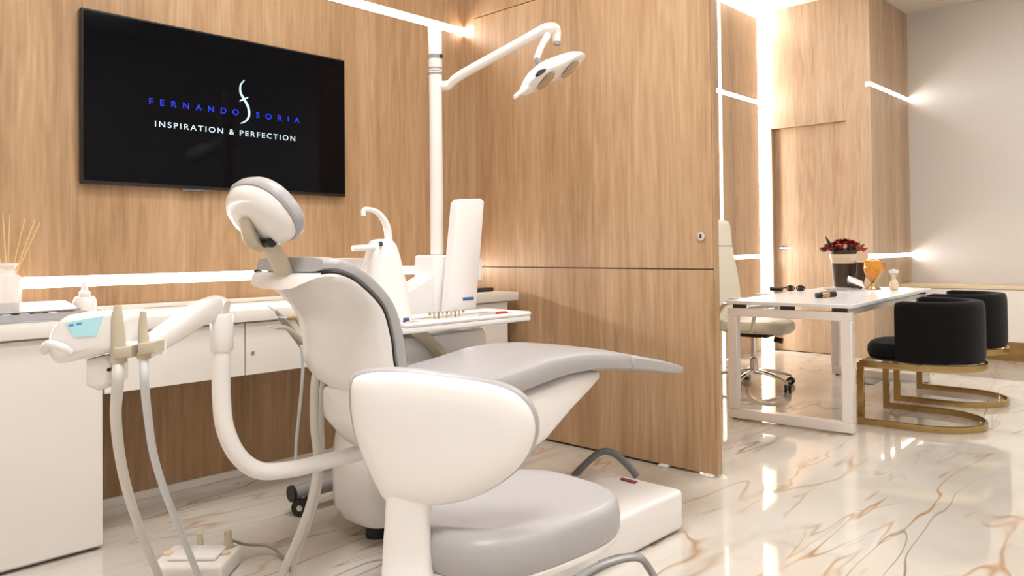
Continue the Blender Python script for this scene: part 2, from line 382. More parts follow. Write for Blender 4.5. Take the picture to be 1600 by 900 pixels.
for a in ((.62, .95, 3.08, 3.083), (.62, .95, 3.257, 3.26), (.62, .623, 3.083, 3.257), (.947, .95, 3.083, 3.257)): box(*a, ZT+.006, ZT+.03, bm=bm)
obj('rim', bm, ALU, t, smooth=False)
lid = Matrix.Translation((.78, 3.265, ZT+.05)) @ Matrix.Rotation(math.radians(7), 4, 'X')
obj('lid', box(-.16, .16, -.15, .035, 0, .007, .002, 1, M=lid), ALU, t)
for i, (x, mcol) in enumerate(((.70, GLASSW), (.755, BEIGE), (.80, BRASS), (.845, GLASSW), (.885, BRASS), (.93, BEIGE))):
    obj('instrument_pot', lathe([(.015, ZT+.006), (.017, ZT+.01), (.017, ZT+.03), (.013, ZT+.032)], (x, 3.105, 0), 14), mcol, t)
for i, x in enumerate((.86, 1.0)):
    tag(obj('forceps', tube([(x, 3.36, ZT+.006), (x+.05, 3.36, ZT+.014), (x+.1, 3.355, ZT+.006)], [.005, .008, .004], 8, 5, flat=.7), GREYD), ('dark steel forceps behind the cassette, nearer the reed bottle', 'dark steel forceps behind the cassette, nearer the white dropper bottle')[i], 'forceps', 'forceps on the counter')
t = thing('dropper_bottle', 'small white squeeze bottle with pointed cap behind the blue display', 'bottle', (1.0, 3.27, ZT))
c = (1.0, 3.27, 0)
obj('bottle', lathe([(.02, ZT), (.042, ZT+.003), (.043, ZT+.055), (.034, ZT+.072), (.016, ZT+.0765)], c), GLASSW, t)
obj('cap', lathe([(.021, ZT+.077), (.021, ZT+.09), (.012, ZT+.097), (.009, ZT+.13), (.004, ZT+.132)], c, 16), WHITE, t)
t = thing('black_case', 'slim black case on the right end of the counter', 'case', (3.03, 3.2, ZT))
obj('case', box(2.96, 3.12, 3.13, 3.2, ZT, ZT+.022, .006, 2), BLACK, t); obj('lid_edge', box(2.965, 3.115, 3.127, 3.13, ZT+.011, ZT+.013), GREYD, t, smooth=False)

# ================================================================== wall screen
yt = 3.45
a, b = P(128, 11, Y=yt), P(540, 307, Y=yt); x0, x1, z0, z1 = 1.044, 2.331, 1.365, 2.096
t = thing('television', 'wide flat black screen with a glowing name on the wood wall', 'television', ((x0+x1)/2, YW, z0))
obj('body', box(x0, x1, yt+.004, yt+.034, z0, z1, .003, 1), BLACK, t)
obj('screen', box(x0+.009, x1-.009, yt+.0005, yt+.0045, z0+.014, z1-.009), SCREEN, t, smooth=False)
obj('wall_bracket', box(1.4, 1.98, yt+.034, YW-.0005, 1.55, 1.9), BLACK, t, smooth=False)
obj('sensor_tab', box(1.46, 1.56, yt+.006, yt+.02, z0-.012, z0, .002, 1), GREYD, t)
scr = [o for o in t.children if o.name.startswith('screen')][0]
def text_mesh(body, pxa, pxb, h, m, name, spacing):
    cu = bpy.data.curves.new('t', 'FONT'); cu.body = body; cu.space_character = spacing; cu.size = 1; cu.offset = .012
    o = bpy.data.objects.new('t', cu); C.objects.link(o)
    bpy.context.view_layer.update()
    me = bpy.data.meshes.new_from_object(o.evaluated_get(bpy.context.evaluated_depsgraph_get())); bpy.data.objects.remove(o)
    xs = [v.co.x for v in me.vertices]; ys = [v.co.y for v in me.vertices]
    A, B = P(*pxa, Y=yt), P(*pxb, Y=yt); x_0, x_1, y_0, y_1 = min(xs), max(xs), min(ys), max(ys)
    for v in me.vertices:
        f = (v.co.x-x_0)/(x_1-x_0); g = (v.co.y-y_0)/(y_1-y_0)
        v.co = Vector((A.x+(B.x-A.x)*f, yt-.0008, (A.z+B.z)/2+(g-.5)*h))
    bm = bmesh.new(); bm.from_mesh(me); bpy.data.meshes.remove(me); left = set(bm.verts)
    while left:                                  # one object for each letter
        st = [left.pop()]; isl = set(st)
        while st:
            for e in st.pop().link_edges:
                for v in e.verts:
                    if v in left: left.discard(v); isl.add(v); st.append(v)
        nb = bmesh.new(); mp = {v: nb.verts.new(v.co) for v in isl}
        for f in bm.faces:
            if f.verts[0] in isl: nb.faces.new([mp[v] for v in f.verts])
        obj(name, nb, m, scr, smooth=False)
    bm.free()
text_mesh('FERNANDO', (233, 159), (373, 175), .028, TXTB, 'name_letter', 2.3)
text_mesh('SORIA', (400, 180), (468, 188), .028, TXTB, 'name_letter', 2.3)
text_mesh('INSPIRATION & PERFECTION', (242, 193), (461, 217), .026, TXTW, 'motto_letter', 1.35)
def ribbon(px, wd, name):
    pts = catmull([P(x, y, Y=yt-.0009) for x, y in px], 8); bm = bmesh.new(); rows = []
    for i, p in enumerate(pts):
        t_ = (pts[min(i+1, len(pts)-1)]-pts[max(i-1, 0)]).normalized(); s = Vector((-t_.z, 0, t_.x)); f = i/(len(pts)-1)
        q = wd*(.35+.65*math.sin(math.pi*min(1, max(0, f)))); rows.append((bm.verts.new(p+s*q), bm.verts.new(p-s*q)))
    for (a, b), (c_, d) in zip(rows, rows[1:]): bm.faces.new((a, b, d, c_))
    return obj(name, bm, TXTW, scr, smooth=False)
ribbon([(382, 125), (376, 133), (376, 145), (382, 156), (388, 168), (389, 181), (384, 189), (376, 193)], .0065, 'flourish_stroke')
ribbon([(374, 158), (380, 155.5), (388, 152)], .0045, 'flourish_stroke')

# ================================================================== treatment chair
YC = 1.86
t = thing('dental_chair', 'white dental treatment chair with grey padded seat and oval headrest', 'dental chair', (1.9, YC, 0)); DC = t
def loftx(st, e=4, n=28):
    """st: (x, y0, half width, ztop, zbottom)"""
    return loft([[Vector((x, y+a, (zt+zb)/2+b)) for a, b in sup(w_, (zt-zb)/2, e, n)] for x, y, w_, zt, zb in st])
obj('base_plate', box(1.56, 2.545, 1.545, 2.03, .004, .155, .018, 3), WHITE, t)
bb = obj('rear_base_cover', loft([[Vector((1.72+a, YC+b, z)) for a, b in sup(rx, ry, 3, 28)] for z, rx, ry in ((.1555, .15, .15), (.2, .14, .14), (.3, .12, .12), (.38, .12, .12))]), WHITE, t)
q = [P(x, y, Z=.157) for x, y in ((969, 749.5), (972, 747.5), (996, 753.5), (992, 755.5))]
obj('base_button', loft([q, [p+Vector((0, 0, .004)) for p in q]]), REDD, t, smooth=False)
A, B = P(995, 744, Z=.15), P(896, 744, Z=.15); mid = (A+B)/2
obj('grab_handle', tube([A, A.lerp(B, .16)+Vector((0, 0, .05)), A.lerp(B, .36)+Vector((0, 0, .092)), A.lerp(B, .55)+Vector((0, 0, .098)), A.lerp(B, .76)+Vector((0, 0, .06)), B], .014, 12, 8), GREYD, t)
# under-seat shell
obj('seat_shell', loftx([(1.27, YC, .14, .665, .58), (1.285, YC, .175, .67, .555), (1.35, YC, .19, .64, .48), (1.45, YC, .195, .61, .41), (1.55, YC, .195, .60, .375), (1.75, YC, .195, .605, .375), (1.92, YC, .19, .625, .42), (2.06, YC, .18, .64, .50), (2.17, YC, .17, .635, .555), (2.26, YC, .14, .62, .585)], 5), WHITE, t)
obj('seat_cushion', loftx([(1.32, YC, .15, .655, .625), (1.335, YC, .19, .672, .612), (1.38, YC, .205, .675, .605), (1.55, YC, .212, .680, .60), (1.75, YC, .215, .702, .605), (1.9, YC, .217, .722, .625), (2.02, YC, .218, .724, .637), (2.15, YC, .218, .716, .636), (2.28, YC, .217, .698, .622), (2.362, YC, .215, .680, .612), (2.368, YC, .21, .676, .618)], 5), GREY, t)
obj('leg_cushion', loftx([(2.371, YC, .21, .675, .616), (2.377, YC, .215, .677, .608), (2.45, YC, .214, .662, .598), (2.6, YC, .21, .630, .572), (2.72, YC, .204, .599, .553), (2.765, YC, .19, .586, .55), (2.785, YC, .165, .577, .556)], 5), GREY, t)
# backrest
Fp = catmull([(v[0], 0, v[1]) for v in ((1.43, .665), (1.335, .73), (1.308, .85), (1.275, .935), (1.205, 1.007), (1.13, 1.052), (1.075, 1.058), (1.03, 1.03))], 5)
Sp = catmull([(v[0], 0, v[1]) for v in ((1.385, .645), (1.275, .73), (1.25, .84), (1.222, .92), (1.155, .984), (1.10, 1.014), (1.065, 1.016), (1.035, .998))], 5)
m_ = len(Fp); rc = []; rs_ = []
for i in range(m_):
    f, s = Fp[i], Sp[i]; d = (f-s); k = i/(m_-1)
    wv = .212*(1-.42*(max(0, k-.62)/.38)**1.6)
    edge = 1 if 0 < i < m_-1 else .9
    if k <= .86: rc.append([Vector((0, YC, 0))+(f+s)/2+Vector((0, a, 0))*edge+d.normalized()*(b*edge) for a, b in sup(wv, d.length/2-.002, 4.5, 28)])
    ring = []; nb = 18; dep = .028*math.sin(math.pi*min(1, .25+k*.75))+.018
    bd = Vector((-.88, 0, -.47)).lerp(Vector((-.5, 0, -.86)), k).normalized()
    wv += .004
    for j in range(nb+1):
        y = -wv+2*wv*j/nb; ring.append(Vector((0, YC+y, 0))+s+bd*(.012+dep*max(0, 1-(abs(y)/wv)**2.6)**.6))
    for j in range(nb, -1, -3): ring.append(Vector((0, YC-wv+2*wv*j/nb, 0))+s+bd*.001)
    rs_.append(ring)
obj('backrest_cushion', loft(rc), GREY, t)
obj('backrest_shell', loft(rs_), WHITE, t, ang=60)
for sg in (-1, 1): obj('backrest_piping', tube([p+Vector((0, YC+sg*(.0015+.212*(1-.42*(max(0, i/(m_-1)-.62)/.38)**1.6)), 0)) for i, p in enumerate(Sp) if i/(m_-1) <= .86], .0045, 8, 0), BLACK, t)
# headrest
hc = P(408, 335, Y=YC); hu = Vector((-.62, 0, .78)); hn = Vector((.78, 0, .62)); hy = Vector((0, 1, 0))
def pad(c, a, b, rows): return loft([[c+hn*o+hy*(u*s)+hu*(v*s) for u, v in sup(a, b, 2.3, 32)] for o, s in rows])
hs = obj('headrest', pad(hc, .128, .092, ((-.042, .5), (-.036, .78), (-.018, .95), (.0, 1.0), (.004, 1.0))), WHITE, t)
obj('headrest_cushion', pad(hc, .134, .098, ((.0045, .985), (.012, 1.02), (.03, 1.0), (.042, .93), (.048, .8), (.05, .5))), GREY, hs)
pb = hc-hn*.044
obj('headrest_lever', tube([pb+hu*.02, pb-hn*.02-hu*.035, pb-hn*.012-hu*.07], [.022, .026, .018], 12, 4, flat=.7), BEIGE, t)
obj('headrest_hinge', tube([pb-hu*.06+hy*.05, pb-hu*.06-hy*.05], .013, 12, 0), BLACK, t)
nk = Vector((1.065, YC, 1.0))
obj('headrest_post', tube([pb-hu*.055, pb-hu*.09+hn*.012, nk], [.03, .034, .036], 12, 5, flat=.4, sq=4, upv=(.6, 0, .5)), BEIGE, t)

# ================================================================== delivery unit on its arm, left
Yd = 2.0
t = thing('delivery_unit', 'white swing-arm control head with small blue display left of the treatment chair', 'dental unit', (1.0, Yd, 0))
a0 = [P(x, y, Y=Yd) for x, y in ((346, 497), (346, 560), (346, 620), (352, 670), (372, 712), (405, 735), (450, 734), (505, 722), (560, 708))]
obj('arm_tube', tube(a0+[Vector((1.44, Yd-.03, .46))], .024, 16, 8), WHITE, t)
obj('arm_socket', lathe([(.026, a0[0].z-.09), (.03, a0[0].z-.085), (.031, a0[0].z+.005), (.026, a0[0].z+.012)], (a0[0].x, a0[0].y, 0)), WHITE, t)
Yh = 1.86
e0, e1, e2 = P(348, 483, Y=Yd), P(312, 490, Y=Yd-.02), P(222, 548, Y=Yh+.03)
obj('upper_arm', tube([e0+CR*.01, e0-CR*.015+Vector((0, 0, .004)), e1, e1.lerp(e2, .5), e2], [.018, .027, .026, .024, .02], 14, 6, flat=1.25, sq=3), WHITE, t)
nv = Vector((-CF.x, -CF.y, 0)).normalized()
p0 = P(125, 530, Y=Yh); pc = p0+nv*.05
obj('console', extrude_px([(110, 492), (150, 490), (186, 488), (190, 515), (186, 545), (150, 556), (100, 568), (80, 568), (68, 548), (72, 522), (84, 504), (98, 494)], pc, nv, .13, .022, 4, sm=3), WHITE, t)
sn = (nv+Vector((0, 0, .12))).normalized()
scq = [(102, 504), (160, 494), (150, 524), (116, 527)]
ps = pc+nv*.0025
obj('display', extrude_px(scq, ps, nv, .004), LCD, t, smooth=False)
for q in (((106, 507), (114, 506), (115, 509.5), (108, 510.5)), ((119, 505), (128, 503.5), (128, 506.5), (120, 508))):
    obj('display_digits', extrude_px(q, ps+nv*.001, nv, .002), LCDT, t, smooth=False)
gb = P(88, 552, pl=(pc, nv))
obj('console_grip', tube([P(72, 548, pl=(pc, nv))+nv*.006, P(84, 536, pl=(pc, nv))+nv*.02, P(104, 540, pl=(pc, nv))+nv*.02, P(112, 550, pl=(pc, nv))+nv*.006], .009, 10, 6), WHITE, t)
obj('joint_block', extrude_px([(132, 562), (165, 555), (178, 566), (178, 600), (150, 612), (132, 604)], pc-nv*.02, nv, .07, .012, 3), WHITEM, t)
obj('joint_screw', disc(P(166, 579, pl=(pc, nv))-nv*.015, nv, .004, .012, 10), BLACK, t)
hb = P(208, 548, pl=(pc, nv))
obj('holder_bar', tube([P(180, 548, pl=(pc, nv))-nv*.03, P(245, 545, pl=(pc, nv))-nv*.03], .016, 12, 0, sq=3), WHITE, t)
for px_ in ((176, 205, 541, 562), (214, 243, 534, 555)):
    obj('instrument_holder', extrude_px([(px_[0], px_[2]+3), (px_[1], px_[2]), (px_[1], px_[3]-3), (px_[0], px_[3])], pc+nv*.014, nv, .045, .005, 2), BEIGE, t)
pl_ = (pc-nv*.006, nv)
def suction(label, tip, rr, hose, hr, hm):
    ps_ = [P(x, y, pl=pl_) for x, y in tip]
    t = thing('suction_handpiece', label, 'suction handpiece', (ps_[-1].x, ps_[-1].y, 0), 0, 'suction handpieces in the unit holders')
    obj('nozzle', tube(ps_, rr, 12, 4), BEIGE, t)
    obj('collar', tube([ps_[-1]+Vector((0, 0, .012)), ps_[-1]], rr[-1]*1.15, 12, 0), BEIGE, t)
    obj('hose', tube([ps_[-1]+Vector((0, 0, .004))]+hose, hr, 12, 10), hm, t)
    return t
def path(pxs, a, b):
    """hose path: pixels, depth slides from plane point a to b"""
    return [P(x, y, D=a+(b-a)*i/(len(pxs)-1)) for i, (x, y) in enumerate(pxs)]
Dh = (hb-CP).dot(CF)
suction('thick beige suction handpiece with wide pale hose, beside the blue display', [(184, 477), (183, 500), (185, 545), (185, 566)], [.0075, .0125, .0155, .0155], path([(184, 600), (181, 650), (187, 710), (200, 770), (220, 830), (246, 895), (256, 915)], Dh, 2.5), .0125, HOSE)
suction('slim beige suction handpiece with thin blue-grey hose, nearer the sloping arm', [(224, 487), (223, 508), (225, 540), (225, 560)], [.006, .009, .0125, .0125], path([(226, 600), (231, 650), (240, 710), (258, 770), (282, 830), (306, 890), (310, 900)], Dh, 2.5), .0095, HOSEB)
# junction box on the floor
jb = P(300, 905, Z=.0)
t = thing('suction_box', 'low white suction junction box on the floor with beige plugs', 'floor box', (jb.x, jb.y, 0), 0)
Mx = Matrix.Translation((jb.x+.03, jb.y+.03, 0)) @ Matrix.Rotation(YAW-math.pi/2, 4, 'Z')
obj('housing', box(-.12, .12, -.10, .09, .0, .065, .014, 3, M=Mx), WHITEM, t)
obj('cover', box(-.075, .085, -.06, .05, .065, .078, .006, 2, M=Mx), WHITE, t)
for x, y, h, r in ((-.012, .06, .05, .011), (.088, .05, .062, .014)):
    p_ = Mx @ Vector((x, y, .065)); obj('plug', tube([p_, p_+Vector((-.004, 0, h))], [r, r*.85], 12, 0), BEIGE, t)
for x, y in ((-.095, .0), (.095, .0)):
    obj('cap', disc(Mx @ Vector((x, y, .068)), (0, 0, 1), .016, .01, 14), CREAM, t)
cb = Mx @ Vector((.1, .05, .09))
obj('cable', tube([cb, P(385, 851, Z=.05), P(420, 853, Z=.03), P(440, 868, Z=.012), P(452, 885, Z=.006), P(458, 905, Z=.006)], .005, 8, 8), GREYM, t)
# hoses hanging behind the backrest
for i, (lab, pxs, r, mm, d0, d1) in enumerate((
    ('thick pale hose hanging behind the chair back down to the floor', [(499, 560), (492, 600), (491, 660), (496, 720), (487, 780), (468, 835), (446, 885), (432, 920)], .0135, HOSE, 2.34, 2.42),
    ('thinner pale hose hanging close beside the thick one', [(510, 566), (503, 610), (502, 660), (503, 715), (496, 775), (479, 830), (460, 880), (455, 925)], .0085, HOSE, 2.40, 2.45),
    ('thin white cord hanging in front of the hanging cabinets', [(471, 540), (473, 580), (468, 640), (463, 690), (462, 722)], .0052, HOSEB, 2.45, 2.5))):
    tag(obj('hanging_hose', tube(path(pxs, d0, d1), r, 10, 8), mm), lab, 'hose', 'hoses hanging behind the treatment chair')

# ================================================================== spittoon unit, lamp, tray
t = thing('spittoon_unit', 'white spittoon unit with curved water spout behind the treatment chair', 'dental unit', (1.85, 2.4, 0)); SU = t
obj('body', loft([[Vector((1.94+a, 2.40+b, z)) for a, b in sup(rx, ry, 4, 32)] for z, rx, ry in ((.045, .24, .12), (.06, .29, .15), (.12, .325, .176), (.3, .33, .178), (.4, .31, .172), (.72, .30, .17), (.745, .29, .165), (.75, .28, .15))]), WHITE, t)
obj('foot', tube([(1.73, 2.37, .0), (1.73, 2.37, .05)], .045, 14, 0), BLACK, t)
obj('foot', tube([(2.1, 2.42, .0), (2.1, 2.42, .05)], .045, 14, 0), BLACK, t)
cx, cy = 1.785, 2.40
col = obj('spout_column', loft([[Vector((cx+dx+a, cy+b, z)) for a, b in sup(r, r*.9, 3, 24)] for z, r, dx in ((.751, .10, .01), (.85, .095, .008), (.95, .082, .004), (1.05, .064, 0), (1.095, .052, -.002), (1.112, .04, -.004), (1.118, .02, -.004))]), WHITE, t)
fb = P(607, 385, Y=cy)
obj('water_spout', tube([fb+Vector((0, 0, -.02))]+[P(x, y, Y=cy) for x, y in ((606, 362), (600, 344), (588, 331), (574, 327), (568, 329), (568, 337))], [.017, .015, .012, .0095, .009, .010], 12, 8), WHITE, t)
obj('cup_filler', tube([P(551, 388, Y=cy-.03), P(572, 387, Y=cy-.03), P(588, 388, Y=cy-.01), P(600, 396, Y=cy)], [.011, .012, .014, .02], 12, 6), WHITE, t)
obj('sensor_button', disc(P(595, 381, Y=cy-.052), (-.6, -.6, .5), .008, .012, 12), BLACK, t)
bc = P(516, 404, Y=2.36)
obj('bowl', lathe([(.02, bc.z-.12), (.05, bc.z-.115), (.10, bc.z-.06), (.128, bc.z-.015), (.133, bc.z), (.126, bc.z), (.095, bc.z-.05), (.045, bc.z-.10), (.01, bc.z-.104)], (bc.x, 2.36, 0), 36), GLASSW, t)
obj('bowl_arm', tube([(bc.x, 2.36, bc.z-.125), (bc.x+.03, 2.36, .87), (1.64, 2.38, .82), (1.76, 2.4, .80)], [.025, .03, .04, .05], 12, 6), WHITE, t)
tx0, tx1 = 2.07, 2.215
obj('tower', box(tx0, tx1, 2.43, 2.56, .74, 1.052, .012, 3), WHITE, t)
obj('tower_shoulder', loft([[Vector(p) for p in r] for r in (((1.86, 2.44, .75), (2.07, 2.44, .75), (2.07, 2.44, .96), (1.86, 2.44, .86)), ((1.86, 2.56, .75), (2.07, 2.56, .75), (2.07, 2.56, .96), (1.86, 2.56, .86)))]), WHITE, t, smooth=False)
obj('tower_top_plate', box(2.19, 2.225, 2.44, 2.5, 1.0525, 1.06), GREYD, t, smooth=False)
# assistant instrument holder reaching out behind the backrest
Ya = 2.22
obj('holder_arm', tube([(1.62, 2.30, .70), (1.48, 2.26, .70), P(492, 565, Y=Ya), P(480, 553, Y=Ya)], [.03, .028, .022, .018], 12, 6), WHITE, t)
obj('holder_plate', extrude_px([(470, 538), (492, 525), (512, 548), (505, 566), (486, 562), (474, 552)], P(490, 548, Y=Ya)-nv*.0, nv, .05, .01, 3), WHITE, t)
for i, (lab, px, r, mm) in enumerate((('grey syringe handpiece, steepest in the holder behind the chair back', ((431, 486), (440, 497), (452, 512), (466, 531), (474, 545)), [.004, .010, .012, .011, .009], GREYM),
                                 ('short beige handpiece lying lowest in the holder behind the chair back', ((433, 512), (446, 512), (460, 521), (474, 533)), [.006, .007, .008, .008], BEIGE),
                                 ('brown handpiece nearest the chair back in the holder', ((449, 497), (462, 497), (470, 507), (486, 520)), [.005, .006, .008, .007], BRASS))):
    pp = [P(x, y, Y=Ya-.012*i) for x, y in px]; k = thing('handpiece', lab, 'handpiece', pp[-1], 0, 'handpieces behind the chair back')
    obj('grip', tube(pp, r, 10, 6), mm, k); obj('tip', tube([pp[0], pp[0]+(pp[0]-pp[1]).normalized()*.02+Vector((-.012, .01, .004))], [r[0]*.8, .002], 8, 0), STEEL, k)
# lamp
Yp = 2.49; pole = P(682, 300, Y=Yp); px0, py0 = pole.x, Yp
t = thing('dental_lamp', 'white dental examination lamp on a tall pole with angled arm', 'lamp', (px0, py0, 1.06))
zt = P(680, 38, Y=Yp).z; zj = P(693, 133, Y=Yp).z
obj('pole', lathe([(.028, 1.054), (.028, zj-.04), (.0285, zj-.04), (.0285, zj+.05)], (px0, py0, 0)), METALW, t)
obj('upper_pole', lathe([(.029, zj+.052), (.030, zj+.055), (.030, zt-.006), (.026, zt)], (px0, py0, 0)), METALW, t)
for y, hh, mm in ((90, .018, GREYM), (108, .006, GREYM), (116, .006, GREYM)):
    z = P(682, y, Y=Yp).z; obj('pole_band', lathe([(.0308, z-hh/2), (.0308, z+hh/2)], (px0, py0, 0)), mm, t)
zl = P(684, 90, Y=Yp).z; d_ = Vector((.25, -1, 0)).normalized()
obj('pole_switch', disc(Vector((px0, py0, zl))+d_*.031, d_, .009, .006, 10), BLACK, t)
Yl = 2.05
j0 = P(690, 134, Y=Yp-.02); e_ = P(848, 47, Y=Yl); e2 = P(866, 46, Y=Yl-.02); e3 = P(870, 66, Y=Yl-.03)
obj('arm_joint', tube([Vector((px0, py0, j0.z)), j0+CR*.015, j0+CR*.035+Vector((0, 0, .003))], .021, 12, 3), METALW, t)
obj('arm', tube([j0+CR*.03, e_.lerp(j0, .8), e_.lerp(j0, .3), e_], [.018, .020, .020, .022], 14, 3), METALW, t)
obj('elbow', tube([e_-CR*.004, e_+CR*.02+Vector((0, 0, .005)), e2+CR*.004, e3], [.022, .024, .023, .016], 14, 6), METALW, t)
obj('elbow_screw', disc(e3+Vector((0, 0, -.006)), (0.2, 0, 1), .014, .012, 12), GREYM, t)
g0, g1 = P(856, 55, Y=Yl-.03), P(838, 93, Y=Yl-.06)
obj('drop_arm', tube([g0, g0.lerp(g1, .5)-CR*.004, g1], [.014, .013, .012], 12, 6), METALW, t)
ha, hbp = P(823, 136, Y=Yl-.1), P(909, 96, Y=Yl-.04); ax = (hbp-ha); al = ax.length; ax.normalize()
vd = CF.copy(); sd = (vd-ax*vd.dot(ax)).normalized(); ud = ax.cross(sd)
if ud.z < 0: ud = -ud
dn = (ud*.62-sd*.0).normalized()
fr = (ud*.98+sd*.18).normalized(); gr = (sd*.98-ud*.18).normalized()       # fr: back of lamp (up/away), gr: depth across
rings = []
for f, wd_, th in ((0, .03, .012), (.03, .05, .026), (.12, .066, .04), (.25, .07, .047), (.4, .064, .052), (.5, .058, .052), (.6, .062, .049), (.75, .068, .042), (.88, .06, .03), (.96, .045, .02), (1, .025, .008)):
    c_ = ha+ax*(al*f)+fr*.008*math.sin(math.pi*f); rings.append([c_+gr*(u*1.0)+fr*(v if v > 0 else v*.36) for u, v in sup(wd_, th, 2.6, 24)])
hd = obj('lamp_head', loft(rings), WHITE, t)
lp = P(0, 0, D=1)
for f, rx in ((.27, .05), (.71, .05)):
    c_ = ha+ax*(al*f)-fr*.0135-gr*.006
    obj('lens', loft([[c_-fr*o+ax*(u*s)+gr*(v*s) for u, v in sup(rx, .046, 2, 24)] for o, s in ((0, 1), (.004, 1), (.006, .9))]), LENS, hd)
obj('status_slot', extrude_px([(839, 115), (842, 109.5), (854, 106.5), (852, 112), (842, 118)], ha+ax*(al*.37)-sd*.071, -sd, .012), BLACK, hd, smooth=False)
obj('yoke', tube([g1, g1+(-ud*.03)], .012, 10, 0), GREYM, hd)
obj('handle', tube([ha+ax*.02, P(814, 144, Y=Yl-.1), P(804, 152, Y=Yl-.1)], [.012, .010, .008], 10, 4), WHITEM, t)
# tray on arm
t = thing('instrument_tray', 'white instrument tray on a bracket beside the treatment chair', 'tray', (1.95, 2.2, .79))
TX0, TX1, TY0, TY1, TZ = 1.64, 2.29, 2.085, 2.345, .80
obj('tray_pan', box(TX0, TX1, TY0, TY1, TZ-.018, TZ+.004, .007, 3), WHITE, t)
bm = bmesh.new()
tube([(TX0+.006, TY0+.006, TZ+.012), (TX1-.006, TY0+.006, TZ+.012), (TX1-.006, TY1-.006, TZ+.012), (TX0+.006, TY1-.006, TZ+.012)], .009, 8, 0, loop=True, bm=bm)
obj('tray_rim', bm, WHITE, t)
sl = [(704, 470), (713, 312), (757, 309), (750, 345), (744, 470)]
obj('tray_arm_cover', extrude_px([(701, 487), (705, 436), (716, 316), (721, 311), (752, 310), (757, 314), (748, 436), (744, 485)], (2.1, 2.37, 1), (0, -1, 0), .05, .008, 3), WHITE, t)
kk = P(753, 421, Y=2.37)
obj('arm_knob', lathe([(.002, kk.z-.052), (.012, kk.z-.045), (.014, kk.z), (.012, kk.z+.042), (.003, kk.z+.05)], (kk.x, kk.y+.02, 0), 14), WHITE, t)
bl = P(735, 467, Y=2.355); obj('arm_badge', box(bl.x-.03, bl.x+.03, 2.366, 2.369, bl.z-.006, bl.z+.006), BLUE, t, smooth=False)
obj('support_arm', tube([(1.77, 2.18, .782), (1.86, 2.20, .72), (1.95, 2.205, .64)], .026, 12, 5, flat=.6, sq=4), BEIGE, t)
gr_ = 'small instruments on the tray'
rt = thing('red_tool', 'red-handled small tool at right end of the tray', 'dental tool', (2.2, 2.2, TZ+.004), 0, gr_)
A = P(800, 485, Z=TZ+.012); B = P(764, 484, Z=TZ+.012)
A = Vector((2.20, 2.165, TZ+.014)); B = Vector((2.08, 2.17, TZ+.014))
obj('grip', tube([A+Vector((.03, 0, 0)), A, A.lerp(B, .25)], [.008, .010, .007], 10, 4, flat=.9), RED, rt); obj('shaft', tube([A.lerp(B, .25), B], .003, 8, 0), STEEL, rt)
cols = (CREAM, STEEL, BRASS, CREAM, STEEL, BEIGE, BRASS, STEEL, CREAM)
for i in range(9):
    x = 1.92+.022*i; k = thing('dental_bur', 'upright metal bur in the row below the slanted white arm cover', 'dental bur', (x, 2.28, TZ+.004), 0, 'row of burs on the tray')
    obj('shank', tube([(x, 2.28, TZ+.004), (x, 2.28, TZ+.018+.003*(i % 3))], .0035, 8, 0), cols[i], k); obj('head', lathe([(.002, TZ+.019), (.005, TZ+.022), (.005, TZ+.029), (.002, TZ+.032)], (x, 2.28, 0), 10), STEEL if i % 2 else BRASS, k)
for i, (x0_, y0_, x1_, y1_, mm, lab) in enumerate(((1.80, 2.13, 1.93, 2.115, STEEL, 'steel probe lying at the front of the tray'), (1.94, 2.13, 2.13, 2.12, BRASS, 'brass-coloured probe lying at the front of the tray'), (1.68, 2.30, 1.78, 2.24, STEEL, 'short steel probe on the tray beside the chair back'), (1.72, 2.18, 1.80, 2.2, BEIGE, 'beige brush on the tray beside the chair back'))):
    k = thing('dental_probe', lab, 'dental tool', (x0_, y0_, TZ+.004), 0, gr_)
    obj('grip', tube([(x0_, y0_, TZ+.010), (x0_+(x1_-x0_)*.6, y0_+(y1_-y0_)*.6, TZ+.012)], [.005, .006], 8, 0), mm, k); obj('tip', tube([(x0_+(x1_-x0_)*.6, y0_+(y1_-y0_)*.6, TZ+.012), (x1_, y1_, TZ+.008)], [.003, .0015], 8, 0), STEEL, k)
for i, (x, y, mm) in enumerate(((1.70, 2.22, BRASS), (1.735, 2.25, BEIGE), (1.765, 2.23, BLUE))):
    tag(obj('small_pot', lathe([(.010, TZ+.004), (.012, TZ+.006), (.012, TZ+.022), (.008, TZ+.024)], (x, y, 0), 12), mm), ('tiny brass pot', 'tiny beige pot', 'tiny blue pot')[i]+' on the tray beside the chair back', 'pot', 'tiny pots on the tray')

# rolling stand leg under the counter
t = thing('rolling_stand', 'grey tubular stand base on black castors under the counter', 'stand', (1.9, 2.78, 0))
A, B = P(458, 771, Y=2.80), P(560, 742, Y=2.74)
B = Vector((2.05, 2.80, A.z))
obj('base_tube', tube([A, B], .032, 16, 0), GREYM, t)
obj('end_cap', tube([A-Vector((.012, 0, 0)), A], .0335, 16, 0), BLACK, t)
obj('post', tube([(1.98, 2.8, A.z), (1.98, 2.8, .5)], .02, 12, 0), GREYM, t)
def caster(c, r, parent, ry=0, local=False):
    dx = Vector((math.cos(ry), math.sin(ry), 0)); bm = bmesh.new()
    for s in (-1, 1): disc(Vector((c[0], c[1], r))+dx*(s*r*.45), dx, r, r*.6, 16, bm=bm)
    w_ = obj('caster_wheel', bm, BLACK, parent, local=local)
    bm = bmesh.new(); tube([(c[0], c[1], r), (c[0], c[1], r*2.15)], r*.3, 8, 0, bm=bm)
    tube([Vector((c[0], c[1], r))-dx*r*.8, Vector((c[0], c[1], r))+dx*r*.8], r*.35, 8, 0, bm=bm)
    obj('caster_stem', bm, STEEL if r < .04 else CHROME, parent, local=local)
